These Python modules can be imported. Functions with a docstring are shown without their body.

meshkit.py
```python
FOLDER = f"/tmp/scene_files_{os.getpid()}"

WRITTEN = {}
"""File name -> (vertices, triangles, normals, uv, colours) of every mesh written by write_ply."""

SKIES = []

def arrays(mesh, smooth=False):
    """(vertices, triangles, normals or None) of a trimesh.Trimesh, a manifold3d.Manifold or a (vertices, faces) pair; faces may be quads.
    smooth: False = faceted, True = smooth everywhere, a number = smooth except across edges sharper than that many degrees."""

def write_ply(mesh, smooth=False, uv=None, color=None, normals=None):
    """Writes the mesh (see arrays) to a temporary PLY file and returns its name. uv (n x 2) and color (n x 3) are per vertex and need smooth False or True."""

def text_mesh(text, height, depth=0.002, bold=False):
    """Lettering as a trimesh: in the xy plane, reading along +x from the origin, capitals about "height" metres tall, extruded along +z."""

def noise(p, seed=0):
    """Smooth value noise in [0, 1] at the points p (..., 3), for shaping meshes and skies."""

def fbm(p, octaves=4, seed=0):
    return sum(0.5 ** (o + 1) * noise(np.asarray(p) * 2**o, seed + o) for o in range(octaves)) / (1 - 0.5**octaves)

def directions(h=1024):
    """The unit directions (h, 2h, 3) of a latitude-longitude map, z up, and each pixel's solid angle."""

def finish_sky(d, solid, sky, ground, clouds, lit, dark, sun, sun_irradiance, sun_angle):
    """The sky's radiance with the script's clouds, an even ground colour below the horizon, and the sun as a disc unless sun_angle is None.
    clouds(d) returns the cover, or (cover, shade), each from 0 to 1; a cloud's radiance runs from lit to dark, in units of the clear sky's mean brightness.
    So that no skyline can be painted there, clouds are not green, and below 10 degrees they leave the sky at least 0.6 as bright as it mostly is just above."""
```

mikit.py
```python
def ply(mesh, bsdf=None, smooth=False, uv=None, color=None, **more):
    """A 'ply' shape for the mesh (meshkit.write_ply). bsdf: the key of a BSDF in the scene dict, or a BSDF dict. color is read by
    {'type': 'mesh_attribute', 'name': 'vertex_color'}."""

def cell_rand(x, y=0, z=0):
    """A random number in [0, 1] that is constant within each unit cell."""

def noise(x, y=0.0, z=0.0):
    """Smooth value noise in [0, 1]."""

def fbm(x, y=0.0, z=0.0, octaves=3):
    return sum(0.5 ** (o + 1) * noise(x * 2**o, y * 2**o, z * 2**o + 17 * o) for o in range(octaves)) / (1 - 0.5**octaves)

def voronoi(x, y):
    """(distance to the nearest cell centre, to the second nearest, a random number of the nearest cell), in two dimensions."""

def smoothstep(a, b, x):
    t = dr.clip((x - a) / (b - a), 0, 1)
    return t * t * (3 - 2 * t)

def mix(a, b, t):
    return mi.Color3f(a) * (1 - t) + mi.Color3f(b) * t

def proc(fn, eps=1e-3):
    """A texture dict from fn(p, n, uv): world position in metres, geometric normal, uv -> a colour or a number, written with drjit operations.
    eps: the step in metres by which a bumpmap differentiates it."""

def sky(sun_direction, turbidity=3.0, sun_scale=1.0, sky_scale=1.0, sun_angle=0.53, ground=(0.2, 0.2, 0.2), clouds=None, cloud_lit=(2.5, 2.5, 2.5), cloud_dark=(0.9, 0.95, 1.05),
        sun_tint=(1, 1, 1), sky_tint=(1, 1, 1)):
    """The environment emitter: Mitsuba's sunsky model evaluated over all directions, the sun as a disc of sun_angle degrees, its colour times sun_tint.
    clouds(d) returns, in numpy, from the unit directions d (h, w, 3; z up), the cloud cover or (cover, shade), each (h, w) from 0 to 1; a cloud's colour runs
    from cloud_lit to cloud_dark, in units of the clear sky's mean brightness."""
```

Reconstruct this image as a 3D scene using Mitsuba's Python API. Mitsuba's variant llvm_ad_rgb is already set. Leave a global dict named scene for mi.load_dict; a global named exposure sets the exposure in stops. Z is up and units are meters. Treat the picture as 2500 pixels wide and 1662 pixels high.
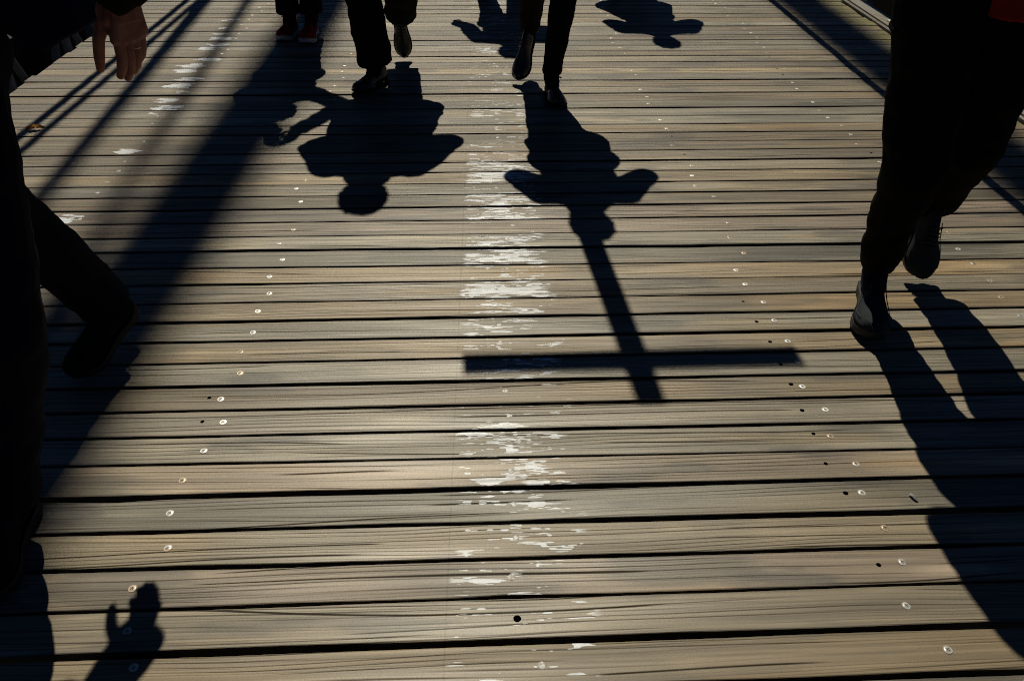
import math, random
import numpy as np, trimesh, manifold3d as m3, drjit as dr, mitsuba as mi
import mikit, meshkit
from mikit import proc, noise, fbm, smoothstep, mix, cell_rand

# ------------------------------------------------------------------ camera, sky, exposure
T = mi.ScalarTransform4f
EYE = np.array([0.0, 0.0, 1.37])
FORWARD = np.array([0.03051138, 0.80370564, -0.59424431])
UP = np.array([0.00885231, 0.59428051, 0.80420912])
SUN_AZ, SUN_EL = 3.0, 51.0            # degrees left of the walkway's axis, degrees up
_a, _e = math.radians(SUN_AZ), math.radians(SUN_EL)
SUN = np.array([-math.sin(_a) * math.cos(_e), math.cos(_a) * math.cos(_e), math.sin(_e)])
exposure = 1.42
scene = {
    'camera': {'type': 'perspective', 'fov': 66.2683, 'fov_axis': 'x', 'near_clip': 0.05, 'far_clip': 3000.0,
               'to_world': T().look_at(origin=EYE.tolist(), target=(EYE + FORWARD).tolist(), up=UP.tolist())},
    'sky': mikit.sky(SUN, turbidity=2.5, sun_scale=1.0, sky_scale=0.10, sun_angle=0.55, ground=(0.12, 0.12, 0.12), sky_tint=(0.55, 0.92, 1.40), sun_tint=(0.91, 1.0, 1.06)),
}
labels = {}
rng = np.random.default_rng(7)

# ------------------------------------------------------------------ helpers
_used = {}
def numbered(name):
    n = _used.get(name, 0); _used[name] = n + 1
    return name if n == 0 else f'{name}_{n:03d}'
def part(parent, name, mesh, bsdf, smooth=False, label=None, **kw):
    key = numbered(f'{parent}__{name}')
    scene[key] = mikit.ply(mesh, bsdf, smooth=smooth, **kw)
    if label: labels[key] = {'label': label}
    return key
def thing(name, label, category, group=None):
    key = numbered(name)
    labels[key] = {'label': label, 'category': category}
    if group: labels[key]['group'] = group
    return key
def V(*a): return np.array(a, float)
def unit(v): v = np.asarray(v, float); return v / np.linalg.norm(v)

_i = np.arange(90) + 0.5
_ph, _th = np.arccos(1 - 2 * _i / 90), np.pi * (1 + 5 ** 0.5) * _i
BALL = np.stack([np.cos(_th) * np.sin(_ph), np.sin(_th) * np.sin(_ph), np.cos(_ph)], 1)
def ball(c, r):
    return np.asarray(c, float) + BALL * np.asarray(r, float)
def hull(*balls):
    return m3.Manifold.hull_points(np.vstack([ball(c, r) for c, r in balls]))
def union(ms):
    return m3.Manifold.batch_boolean(list(ms), m3.OpType.Add)
def tm(man):
    m = man.to_mesh()
    return trimesh.Trimesh(np.array(m.vert_properties[:, :3], float), np.array(m.tri_verts), process=False)
def soft(man, edge, it=10):
    t = tm(man.refine_to_length(edge))
    t.merge_vertices()
    before = np.array(t.vertices)
    trimesh.smoothing.filter_taubin(t, lamb=0.5, nu=0.53, iterations=it)
    far = ~(np.linalg.norm(t.vertices - before, axis=1) < max(1.6 * edge, 0.004))
    if far.any(): t.vertices = np.where(far[:, None], before, t.vertices)
    return t
def manifold_of(t):
    return m3.Manifold(m3.Mesh(np.asarray(t.vertices, np.float32), np.asarray(t.faces, np.uint32)))
def folds(t, amount, scale, seed, keep=None):
    n = t.vertex_normals
    d = (meshkit.fbm(np.asarray(t.vertices) * np.asarray(scale), 3, seed) - 0.5) * 2 * amount
    if keep is not None: d = d * keep(np.asarray(t.vertices))
    t.vertices = t.vertices + n * d[:, None]
    return t
def tube(points, r, sides=10, closed=True):
    p = np.asarray(points, float); n = len(p)
    rr = np.broadcast_to(np.asarray(r, float), (n,))
    tan = np.gradient(p, axis=0); tan /= np.linalg.norm(tan, axis=1, keepdims=True)
    ref = V(0, 0, 1) if abs(tan[0][2]) < 0.9 else V(1, 0, 0)
    vs = []
    for k in range(n):
        a = unit(np.cross(tan[k], ref)); b = np.cross(tan[k], a); ref = -np.cross(tan[k], a) if False else ref
        ang = np.arange(sides) * 2 * np.pi / sides
        vs.append(p[k] + rr[k] * (np.cos(ang)[:, None] * a + np.sin(ang)[:, None] * b))
    v = np.vstack(vs + [p[:1], p[-1:]]); f = []
    for k in range(n - 1):
        for j in range(sides):
            a, b = k * sides + j, k * sides + (j + 1) % sides
            f += [(a, b, b + sides), (a, b + sides, a + sides)]
    for j in range(sides):
        f += [(n * sides, (j + 1) % sides, j), (n * sides + 1, (n - 1) * sides + j, (n - 1) * sides + (j + 1) % sides)]
    t = trimesh.Trimesh(v, f, process=False); t.fix_normals(); return t
def beam(a, b, w, h, up=(0, 0, 1), chamfer=0.15):
    """A bar with eased edges from a to b: w across, h along up."""
    a, b = V(*a), V(*b); d = unit(b - a); s = unit(np.cross(d, up)); u = np.cross(s, d)
    c = min(w, h) * chamfer; L = np.linalg.norm(b - a); pts = []
    for l in (0, L):
        for (x, y) in ((-w/2+c, -h/2), (w/2-c, -h/2), (w/2, -h/2+c), (w/2, h/2-c), (w/2-c, h/2), (-w/2+c, h/2), (-w/2, h/2-c), (-w/2, -h/2+c)):
            pts.append(a + d * l + s * x + u * y)
    return tm(m3.Manifold.hull_points(np.array(pts)))
def cat(ms): return trimesh.util.concatenate(list(ms))

# ------------------------------------------------------------------ materials
def principled(color, rough=0.6, spec=0.4, metallic=0.0, **kw):
    c = color if isinstance(color, dict) else {'type': 'rgb', 'value': list(color)}
    r = rough if isinstance(rough, dict) else float(rough)
    return {'type': 'principled', 'base_color': c, 'roughness': r, 'specular': spec, 'metallic': metallic, **kw}
def two(b): return {'type': 'twosided', 'nested': b}

# how much of the white centre line is left on each plank (index = plank number), far to near from plank 20 on
PAINT_LEFT = [.16]*20 + [.16,.08,.10,.34,.06,.16,.20,.28,.30,.44,.68,.20,.58,.46,.04,.44,.62,.36,.84,.46,.36,.20,.30,.04,.22,.42,.54,.16,.40,.14,.14,.24] + [.25]*40
DOTS_LEFT = [.0]*4 + [.0,.15,.0,.30,.0,.1, .12,.40,.38,.42,.0,.42,.48,.45,.50,.62] + [.03,.36,.46,.03,.0,.0,.0,.42,.0,.0,.0,.0,.0,.42] + [.0]*86
_paint_arr, _dots_arr = mi.Float(PAINT_LEFT), mi.Float(DOTS_LEFT)
def _plank(p, uv):
    pid = dr.floor(uv[1] + 0.5)
    loc = uv[1] - pid
    return pid, loc
def _grain(p, uv):
    pid, loc = _plank(p, uv)
    r0, r1 = cell_rand(pid, 3), cell_rand(pid, 5)
    u = p[0] + 37.0 * r0
    bend = (fbm(u * 0.9, loc * 5.0 + pid * 3.1, 0.0, octaves=2) - 0.5) * 0.030 + (noise(u * 5.0, loc * 30.0 + pid) - 0.5) * 0.0035
    return pid, loc, u, loc + bend + r1 * 0.3
def _height(p, uv):
    """0 = deep grain, 1 = raised"""
    pid, loc, u, w = _grain(p, uv)
    l1, l2, g = _lines(pid, u, w)
    return dr.clip(0.25 + 0.75 * g - 0.5 * l1 - 0.3 * l2, 0.0, 1.0)
def _lines(pid, u, w):
    """Dark hairlines of the grain: two sets of wavy contour lines, and the soft streaks between them."""
    def rank(density, warp, seed, lo, hi):
        phi = w * density + warp * noise(u * 1.6, w * 15.0, pid + seed)
        i = dr.floor(phi)
        near = 1.0 - smoothstep(0.050, 0.160, dr.abs(phi - i - 0.5))
        return near * smoothstep(lo, hi, noise(u * 2.4 + i * 17.3, i * 5.1, pid + seed))
    l1 = rank(88.0, 1.8, 3.0, 0.34, 0.62)
    l2 = rank(150.0, 2.4, 23.0, 0.30, 0.70)
    return l1, l2, noise(u * 4.5, w * 190.0, pid + 19.0)
def _cracks(pid, u, w):
    phi = w * 31.0 + 1.5 * noise(u * 1.3, w * 9.0, pid + 31.0)
    i = dr.floor(phi)
    near = 1.0 - smoothstep(0.025, 0.065, dr.abs(phi - i - 0.5))
    return near * smoothstep(0.60, 0.72, noise(u * 1.9 + i * 11.7, i * 4.3, pid + 77.0))
def _paintmask(p, uv, up):
    pid, loc, u, w = _grain(p, uv)
    i = mi.UInt32(dr.clip(pid, 0.0, 90.0))
    d = dr.gather(mi.Float, _paint_arr, i)
    lo = -0.083 + (noise(w * 60.0, pid) - 0.5) * 0.02 - 0.012 * smoothstep(2.2, 4.0, p[1])
    hi = 0.217 + (noise(w * 55.0, pid + 4.0) - 0.5) * 0.03
    inside = smoothstep(lo - 0.004, lo + 0.012, p[0]) * (1.0 - smoothstep(hi - 0.03, hi + 0.004, p[0]))
    fade = 1.0 - 0.55 * dr.square(dr.clip((p[0] - 0.05) / 0.17, -1.0, 1.0))
    n = noise(p[0] * 18.0 + pid * 5.0, w * 125.0, pid) * 0.38 + noise(p[0] * 60.0 + pid * 3.0, w * 330.0, pid + 1.0) * 0.28 + fbm(p[0] * 9.0, loc * 24.0, pid + 2.0, octaves=2) * 0.34
    t = 0.752 - 0.41 * d * fade
    m = smoothstep(t - 0.010, t + 0.010, n) * inside
    # the second, almost vanished line of paint spots on the left
    dd = dr.gather(mi.Float, _dots_arr, i)
    c2 = -1.530 - 0.035 * (p[1] - 2.7)
    q = dr.square((p[0] - c2 - (cell_rand(pid, 8) - 0.5) * 0.06) / 0.055) + dr.square((loc - (cell_rand(pid, 11) - 0.5) * 0.05) / 0.026)
    n2 = fbm(p[0] * 20.0, w * 70.0, pid + 3.0, octaves=3)
    m2 = smoothstep(0.0, 0.05, dd + 0.05 - q * 0.26 + (n2 - 0.5) * 1.5 - 0.14) * dr.select(dd > 0.01, 1.0, 0.0)
    return dr.maximum(m, m2) * smoothstep(0.6, 0.9, up)
def wood_color(p, n, uv):
    pid, loc, u, w = _grain(p, uv)
    h = _height(p, uv)
    tone, grey, pink = cell_rand(pid, 21), cell_rand(pid, 22), cell_rand(pid, 23)
    c = mix((0.202, 0.157, 0.095), (0.174, 0.158, 0.122), smoothstep(0.2, 0.8, grey))
    c = mix(c, (0.192, 0.155, 0.114), smoothstep(0.72, 0.95, pink))
    c = c * (0.68 + 0.56 * tone)
    broad = fbm(u * 1.3, loc * 11.0, pid, octaves=3)
    c = c * (0.62 + 0.76 * broad)
    # blue-grey weathering patches and tan knots
    blot = smoothstep(0.54, 0.70, fbm(u * 2.6, loc * 9.0, pid + 51.0, octaves=3))
    c = mix(c, c * mi.Color3f(0.52, 0.56, 0.60), blot * (0.30 + 0.7 * cell_rand(pid, 29)))
    warm = smoothstep(0.60, 0.78, fbm(u * 1.7, loc * 14.0, pid + 91.0, octaves=2))
    c = mix(c, c * mi.Color3f(1.16, 1.02, 0.80), warm * 0.8)
    l1, l2, g = _lines(pid, u, w)
    c = c * (0.80 + 0.48 * g)
    c = c * (0.86 + 0.28 * noise(u * 3.0, w * 34.0, pid + 14.0))
    c = mix(c, (0.020, 0.014, 0.009), _cracks(pid, u, w) * 0.85)
    stain = smoothstep(0.60, 0.72, fbm(p[0] * 3.1 + pid * 7.0, loc * 16.0, pid + 63.0, octaves=4)) * dr.select(cell_rand(pid, 33) > 0.45, 1.0, 0.25)
    c = mix(c, mi.Color3f(0.060, 0.058, 0.055), stain * 0.62)
    pale = smoothstep(0.62, 0.80, fbm(u * 2.6, loc * 20.0, pid + 71.0, octaves=3))
    c = c * (1.0 + 0.35 * pale)
    # darker towards the edges of each board, moss and rust stains beside the railings
    c = c * (1.0 - 0.35 * smoothstep(0.036, 0.047, dr.abs(loc)))
    moss = smoothstep(2.25, 2.5, p[0]) * smoothstep(0.35, 0.6, fbm(p[0] * 5.0, p[1] * 5.0, 2.0))
    c = mix(c, (0.15, 0.135, 0.03), moss * 0.8)
    rust = smoothstep(-1.55, -2.1, p[0]) * smoothstep(0.60, 0.74, fbm(p[0] * 5.0, loc * 24.0, pid + 5.0))
    c = mix(c, (0.16, 0.085, 0.02), rust * 0.75)
    c = mix(c, (0.27, 0.25, 0.22), smoothstep(-1.0, -2.1, p[0]) * 0.45)
    # the pencil-thin edge of the old centre line
    c = c * (1.0 - 0.30 * smoothstep(0.0022, 0.0010, dr.abs(p[0] + 0.088)))
    c = c * (0.30 + 0.70 * smoothstep(0.2, 0.8, n[2]))  # shade of the gaps put into the colour of the board sides
    m = _paintmask(p, uv, n[2])
    return mix(c, mi.Color3f(0.66, 0.71, 0.77) * (0.74 + 0.40 * g), m * (0.70 + 0.30 * smoothstep(0.25, 0.55, noise(p[0] * 35.0, w * 150.0, pid + 8.0))))
def wood_rough(p, n, uv):
    pid, loc, u, w = _grain(p, uv)
    return 0.42 + 0.18 * noise(u * 2.0, w * 30.0, pid + 5.0)
def wood_bump(p, n, uv):
    pid, loc, u, w = _grain(p, uv)
    return _height(p, uv) * 0.8 - _cracks(pid, u, w) * 1.2 + fbm(u * 2.0, loc * 14.0, pid) * 2.0
def wood_pores(p, n, uv):
    pid, loc, u, w = _grain(p, uv)
    l1, l2, g = _lines(pid, u, w)
    return (1.0 - 0.65 * _paintmask(p, uv, n[2])) * dr.clip(0.68 * l1 + 0.44 * l2 + 0.85 * _cracks(pid, u, w), 0.0, 0.92)
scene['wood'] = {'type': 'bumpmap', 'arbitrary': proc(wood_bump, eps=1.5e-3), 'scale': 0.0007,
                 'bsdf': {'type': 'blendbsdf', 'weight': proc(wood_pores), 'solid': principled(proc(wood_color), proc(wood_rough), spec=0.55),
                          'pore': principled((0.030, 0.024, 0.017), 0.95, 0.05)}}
scene['hole_wood'] = principled((0.012, 0.009, 0.007), 0.9, 0.1)

def zinc_color(p, n, uv):
    k = 0.75 + 0.35 * fbm(p[0] * 130.0, p[1] * 130.0, 0.0)
    k = k * (0.55 + 0.6 * cell_rand(p[0] * 9.0, p[1] * 9.0))
    return mix((0.72, 0.72, 0.70), (0.45, 0.36, 0.27), smoothstep(0.55, 0.8, cell_rand(p[0] * 9.0, p[1] * 9.0, 4.0))) * k * smoothstep(-0.0022, -0.0004, p[2] - uv[1])
scene['zinc'] = principled(proc(zinc_color), 0.42, 0.6, metallic=0.35)
scene['painted_nail'] = principled(proc(lambda p, n, uv: mix((0.25, 0.24, 0.22), (0.55, 0.55, 0.54), smoothstep(0.42, 0.55, fbm(p[0]*160.0, p[1]*160.0, 1.0)))), 0.5, 0.5)
def steel_color(p, n, uv):
    a = fbm(p[0] * 3.0, p[1] * 3.0, p[2] * 6.0)
    b = fbm(p[0] * 30.0, p[1] * 30.0, p[2] * 30.0)
    return mix((0.20, 0.185, 0.155), (0.10, 0.055, 0.03), smoothstep(0.52, 0.72, a * 0.7 + b * 0.3))
scene['painted_steel'] = principled(proc(steel_color), 0.5, 0.4)
scene['pale_steel'] = principled(proc(lambda p, n, uv: mix((0.60, 0.60, 0.57), (0.30, 0.25, 0.18), smoothstep(0.5, 0.75, fbm(p[0]*9.0, p[1]*9.0, p[2]*9.0)))), 0.5, 0.4)
scene['dark_steel'] = principled(proc(lambda p, n, uv: mi.Color3f(0.014, 0.013, 0.013) * (0.6 + 0.8 * fbm(p[0]*4.0, p[1]*4.0, p[2]*4.0))), 0.7, 0.3)
scene['cable_wrap'] = principled(proc(lambda p, n, uv: mi.Color3f(0.33, 0.30, 0.25) * (0.8 + 0.4 * fbm(p[0]*2.0, p[1]*2.0, p[2]*2.0))), 0.6, 0.3)
scene['asphalt'] = principled(proc(lambda p, n, uv: mi.Color3f(0.030, 0.030, 0.032) * (0.7 + 0.6 * fbm(p[0]*3.0, p[1]*3.0, 0.0, octaves=4))), 0.9, 0.2)
scene['cross_wood'] = principled(proc(lambda p, n, uv: mi.Color3f(0.16, 0.09, 0.045) * (0.6 + 0.8 * noise(p[0]*60.0, p[1]*60.0, p[2]*3.0))), 0.55, 0.4)

def cloth(color, scale=900.0, rough=0.9, sheen=0.3):
    c = mi.Color3f(*color)
    def fn(p, n, uv):
        weave = noise(p[0] * scale, p[1] * scale, p[2] * scale)
        wear = fbm(p[0] * 7.0, p[1] * 7.0, p[2] * 7.0)
        return c * (0.65 + 0.4 * weave + 0.35 * wear)
    return two(principled(proc(fn), rough, 0.08))
for _k, _c in dict(black_wool=(0.0035, 0.0035, 0.0040), charcoal_wool=(0.005, 0.005, 0.006), brown_black=(0.0040, 0.0032, 0.0030), navy_denim=(0.0035, 0.0045, 0.012),
                   navy_canvas=(0.005, 0.006, 0.022), olive_black=(0.012, 0.011, 0.008), red_fleece=(0.26, 0.014, 0.010), grey_wool=(0.05, 0.05, 0.055),
                   red_canvas=(0.24, 0.014, 0.014), navy_sock=(0.008, 0.010, 0.025), grey_mesh=(0.026, 0.031, 0.035)).items():
    scene[_k] = cloth(_c, rough=0.85)
scene['black_leather'] = two(principled(proc(lambda p, n, uv: mi.Color3f(0.010, 0.009, 0.009) * (0.7 + 0.6 * fbm(p[0]*60.0, p[1]*60.0, p[2]*60.0))), 0.32, 0.5))
scene['white_rubber'] = two(principled(proc(lambda p, n, uv: mi.Color3f(0.50, 0.50, 0.47) * (0.65 + 0.5 * fbm(p[0]*25.0, p[1]*25.0, p[2]*60.0))), 0.6, 0.3))
scene['black_rubber'] = two(principled((0.010, 0.010, 0.010), 0.7, 0.3))
scene['grey_rubber'] = two(principled((0.020, 0.021, 0.023), 0.6, 0.3))
scene['lace_cloth'] = principled((0.012, 0.012, 0.014), 0.9, 0.1)
scene['gold'] = principled((0.75, 0.50, 0.20), 0.25, 0.5, metallic=1.0)
def skin_color(p, n, uv):
    a = fbm(p[0] * 40.0, p[1] * 40.0, p[2] * 40.0)
    b = fbm(p[0] * 220.0, p[1] * 220.0, p[2] * 220.0)
    return mix((0.31, 0.125, 0.085), (0.23, 0.075, 0.052), smoothstep(0.35, 0.7, a)) * (0.85 + 0.3 * b)
scene['skin'] = principled(proc(skin_color), 0.5, 0.4)
def hair_color(c):
    c = mi.Color3f(*c)
    return principled(proc(lambda p, n, uv: c * (0.5 + noise(p[0]*300.0, p[1]*60.0, p[2]*60.0))), 0.45, 0.5)
scene['dark_hair'] = hair_color((0.02, 0.014, 0.010))
scene['grey_hair'] = hair_color((0.22, 0.21, 0.20))
scene['brown_hair'] = hair_color((0.07, 0.04, 0.022))
scene['eye_white'] = principled((0.6, 0.58, 0.55), 0.2, 0.5)
scene['dry_leaf'] = {'type': 'twosided', 'nested': principled(proc(lambda p, n, uv: mix((0.30, 0.13, 0.025), (0.42, 0.24, 0.05), fbm(p[0]*60.0, p[1]*60.0, 0.0))), 0.5, 0.4)}
scene['grey_scrap'] = {'type': 'twosided', 'nested': principled((0.20, 0.21, 0.23), 0.7, 0.2)}

# ------------------------------------------------------------------ the setting: roadway far below, deck of boards on steel joists
def sheet(x0, x1, y0, y1, z, n=2):
    xs, ys = np.linspace(x0, x1, n), np.linspace(y0, y1, n)
    gx, gy = np.meshgrid(xs, ys); v = np.stack([gx.ravel(), gy.ravel(), np.full(gx.size, z)], 1)
    f = [(j*n+i, j*n+i+1, (j+1)*n+i+1, (j+1)*n+i) for j in range(n-1) for i in range(n-1)]
    return (v, np.array(f))
scene['road'] = mikit.ply(sheet(-1500, 1500, -1500, 1500, -5.0), 'asphalt')
labels['road'] = {'label': 'dark asphalt roadway far below the wooden walkway', 'kind': 'structure'}

# far to near: y of the gap at x = 0, its slope, its width left of the centre line, its width on the right
GAPS = [(4.079,0.0156,0.0108,0.0091),(3.971,0.0207,0.014,0.0125),(3.863,0.0193,0.0082,0.0084),(3.759,0.0175,0.0073,0.0103),(3.654,0.0164,0.008,0.0093),(3.546,0.0154,0.0107,0.0083),(3.442,0.0173,0.0088,0.007),(3.335,0.0213,0.0074,0.01),(3.234,0.0224,0.0093,0.0109),(3.127,0.0209,0.0084,0.0194),(3.026,0.0159,0.0092,0.0094),(2.916,0.0174,0.011,0.0089),(2.817,0.0181,0.0068,0.0118),(2.712,0.0197,0.0116,0.0108),(2.607,0.0189,0.0109,0.0122),(2.499,0.0177,0.0121,0.0136),(2.396,0.0138,0.012,0.0122),(2.284,0.0128,0.0112,0.0101),(2.181,0.0136,0.0118,0.0102),(2.075,0.0174,0.011,0.0093),(1.975,0.0177,0.0103,0.0087),(1.873,0.0164,0.0135,0.0178),(1.772,0.017,0.0074,0.0097),(1.67,0.014,0.015,0.0124),(1.569,0.0164,0.0139,0.0155),(1.47,0.0137,0.0085,0.0123),(1.37,0.01,0.0105,0.0087),(1.271,0.0146,0.0141,0.0114),(1.169,0.0141,0.0122,0.0168),(1.07,0.014,0.0102,0.011),(0.973,0.0158,0.01,0.01),(0.873,0.0162,0.0167,0.0143)]
EDGE_L, EDGE_R = -2.385, 2.562
gaps = []
r_ = np.random.default_rng(3)
y = GAPS[0][0]
up_ = []
for k in range(44):
    y += 0.1055 + r_.uniform(-0.003, 0.003)
    up_.append((y, 0.0175 + r_.uniform(-0.0015, 0.0015), r_.uniform(0.008, 0.013), r_.uniform(0.008, 0.012)))
gaps = up_[::-1] + GAPS
y = GAPS[-1][0]
for k in range(12):
    y -= 0.0995 + r_.uniform(-0.002, 0.002)
    gaps.append((y, 0.0155, 0.011, 0.012))
FIRST = len(up_)                       # gaps[FIRST] is GAPS[0]
labels['boardwalk'] = {'label': 'weathered grey-brown timber boardwalk of narrow cross boards with dark gaps', 'kind': 'structure'}

THICK = 0.042
def gap_y(g, x, side):
    """Edge of the gap g at x: side +1 its far rim, -1 its near rim."""
    w = np.interp(x, [-0.03, 0.65], [g[2], g[3]]) - 0.0022
    return g[0] + g[1] * x + side * w / 2
def plank_mesh(k, seed):
    far, near = gaps[k], gaps[k + 1]
    r = np.random.default_rng(seed)
    xs = np.sort(np.unique(np.concatenate([np.linspace(EDGE_L + r.uniform(-.012, .012), EDGE_R + r.uniform(-.012, .012), 46)])))
    n = len(xs)
    yf = gap_y(far, xs, -1); yn = gap_y(near, xs, +1)
    jig = lambda s, a: (meshkit.fbm(np.stack([xs * s, xs * 0 + seed, xs * 0], 1), 3, seed) - 0.5) * 2 * a
    yf = yf + jig(4.0, 0.0022); yn = yn - jig(4.7, 0.0022)
    if r.random() < 0.55:               # a splinter missing from an edge
        c, wdt, dep = r.uniform(-2, 2.2), r.uniform(0.02, 0.09), r.uniform(0.003, 0.008)
        bite = dep * np.clip(1 - np.abs(xs - c) / (wdt + 0.06), 0, 1)
        if r.random() < 0.5: yf = yf - bite
        else: yn = yn + bite
    mid = (gaps[k][0] + gaps[k + 1][0]) / 2 + (far[1] + near[1]) / 2 * xs
    z0 = r.uniform(-0.0016, 0.0016) + 0.0012 * np.sin(xs * 0.9 + r.uniform(0, 6)); tilt = r.uniform(-0.012, 0.012)
    ch = 0.0022
    prof = []
    for (yy, s) in ((yn, 0), (yf, 1)):
        pass
    rows = [np.stack([xs, yn + 0.002, z0 - THICK], 1), np.stack([xs, yn, z0 - ch * 1.2], 1), np.stack([xs, yn + ch * 0.35, z0 - ch * 0.35], 1), np.stack([xs, yn + ch * 1.2, z0], 1),
            np.stack([xs, yf - ch * 1.2, z0], 1), np.stack([xs, yf - ch * 0.35, z0 - ch * 0.35], 1), np.stack([xs, yf, z0 - ch * 1.2], 1), np.stack([xs, yf - 0.002, z0 - THICK], 1)]
    for row in rows: row[:, 2] += tilt * (row[:, 1] - mid)
    v = np.vstack(rows); f = []
    m = len(rows)
    for j in range(m):
        for i in range(n - 1):
            a, b = j * n + i, ((j + 1) % m) * n + i
            f += [(a, a + 1, b + 1), (a, b + 1, b)]
    for i, flip in ((0, 1), (n - 1, 0)):
        for j in range(1, m - 1):
            t = (i, j * n + i, (j + 1) * n + i)
            f.append(t if not flip else t[::-1])
    t = trimesh.Trimesh(v, f, process=False)
    t.fix_normals()
    if t.volume < 0: t.invert()
    return t
def plank_of(x, y):
    for k in range(len(gaps) - 1):
        if gap_y(gaps[k], x, 0) > y >= gap_y(gaps[k + 1], x, 0): return k
    return None
LEFT_AT = [(-0.732,1.013),(-0.692,1.113),(-0.72,1.213),(-0.72,1.309),(-0.699,1.408),(-0.679,1.511),(-0.711,1.605),(-0.687,1.715),(-0.708,1.808),(-0.696,1.906),(-0.706,2.013),(-0.693,2.115),(-0.715,2.217),(-0.695,2.326),(-0.728,2.433),(-0.699,2.537),(-0.707,0.914),(-0.667,0.836),(-0.731,2.952),(-0.751,2.868),(-0.713,2.756),(-0.781,4.424),(-0.78,4.322),(-0.759,4.219),(-0.786,4.094),(-0.798,4.002),(-0.758,3.893),(-0.773,3.779),(-0.777,3.694),(-0.769,3.593)]
RIGHT_AT = [(0.881,0.837),(0.843,0.936),(0.882,1.044),(0.883,1.137),(0.872,1.242),(0.892,1.332),(0.866,1.433),(0.889,1.534),(0.86,1.631),(0.883,1.739),(0.883,1.835),(0.876,1.944),(0.871,2.042),(0.841,2.148),(0.836,2.243),(0.893,2.355),(0.869,2.461),(0.894,2.576),(0.808,4.355),(0.817,4.269),(0.803,4.036),(0.821,3.933),(0.808,3.825),(0.816,3.723),(0.828,3.605),(0.838,3.5),(0.826,3.303),(0.866,3.081),(0.847,2.983),(0.838,2.885),(0.889,2.786),(1.671,4.389),(1.644,4.157),(1.633,4.053),(1.648,3.951),(1.646,3.845),(1.643,3.738),(1.65,3.639),(1.679,3.537),(1.682,3.429),(1.668,3.316),(1.686,3.113),(1.662,3.011),(1.686,2.492),(1.665,2.377),(1.668,2.276),(1.662,2.159),(1.648,2.062),(1.654,1.959)]
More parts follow.
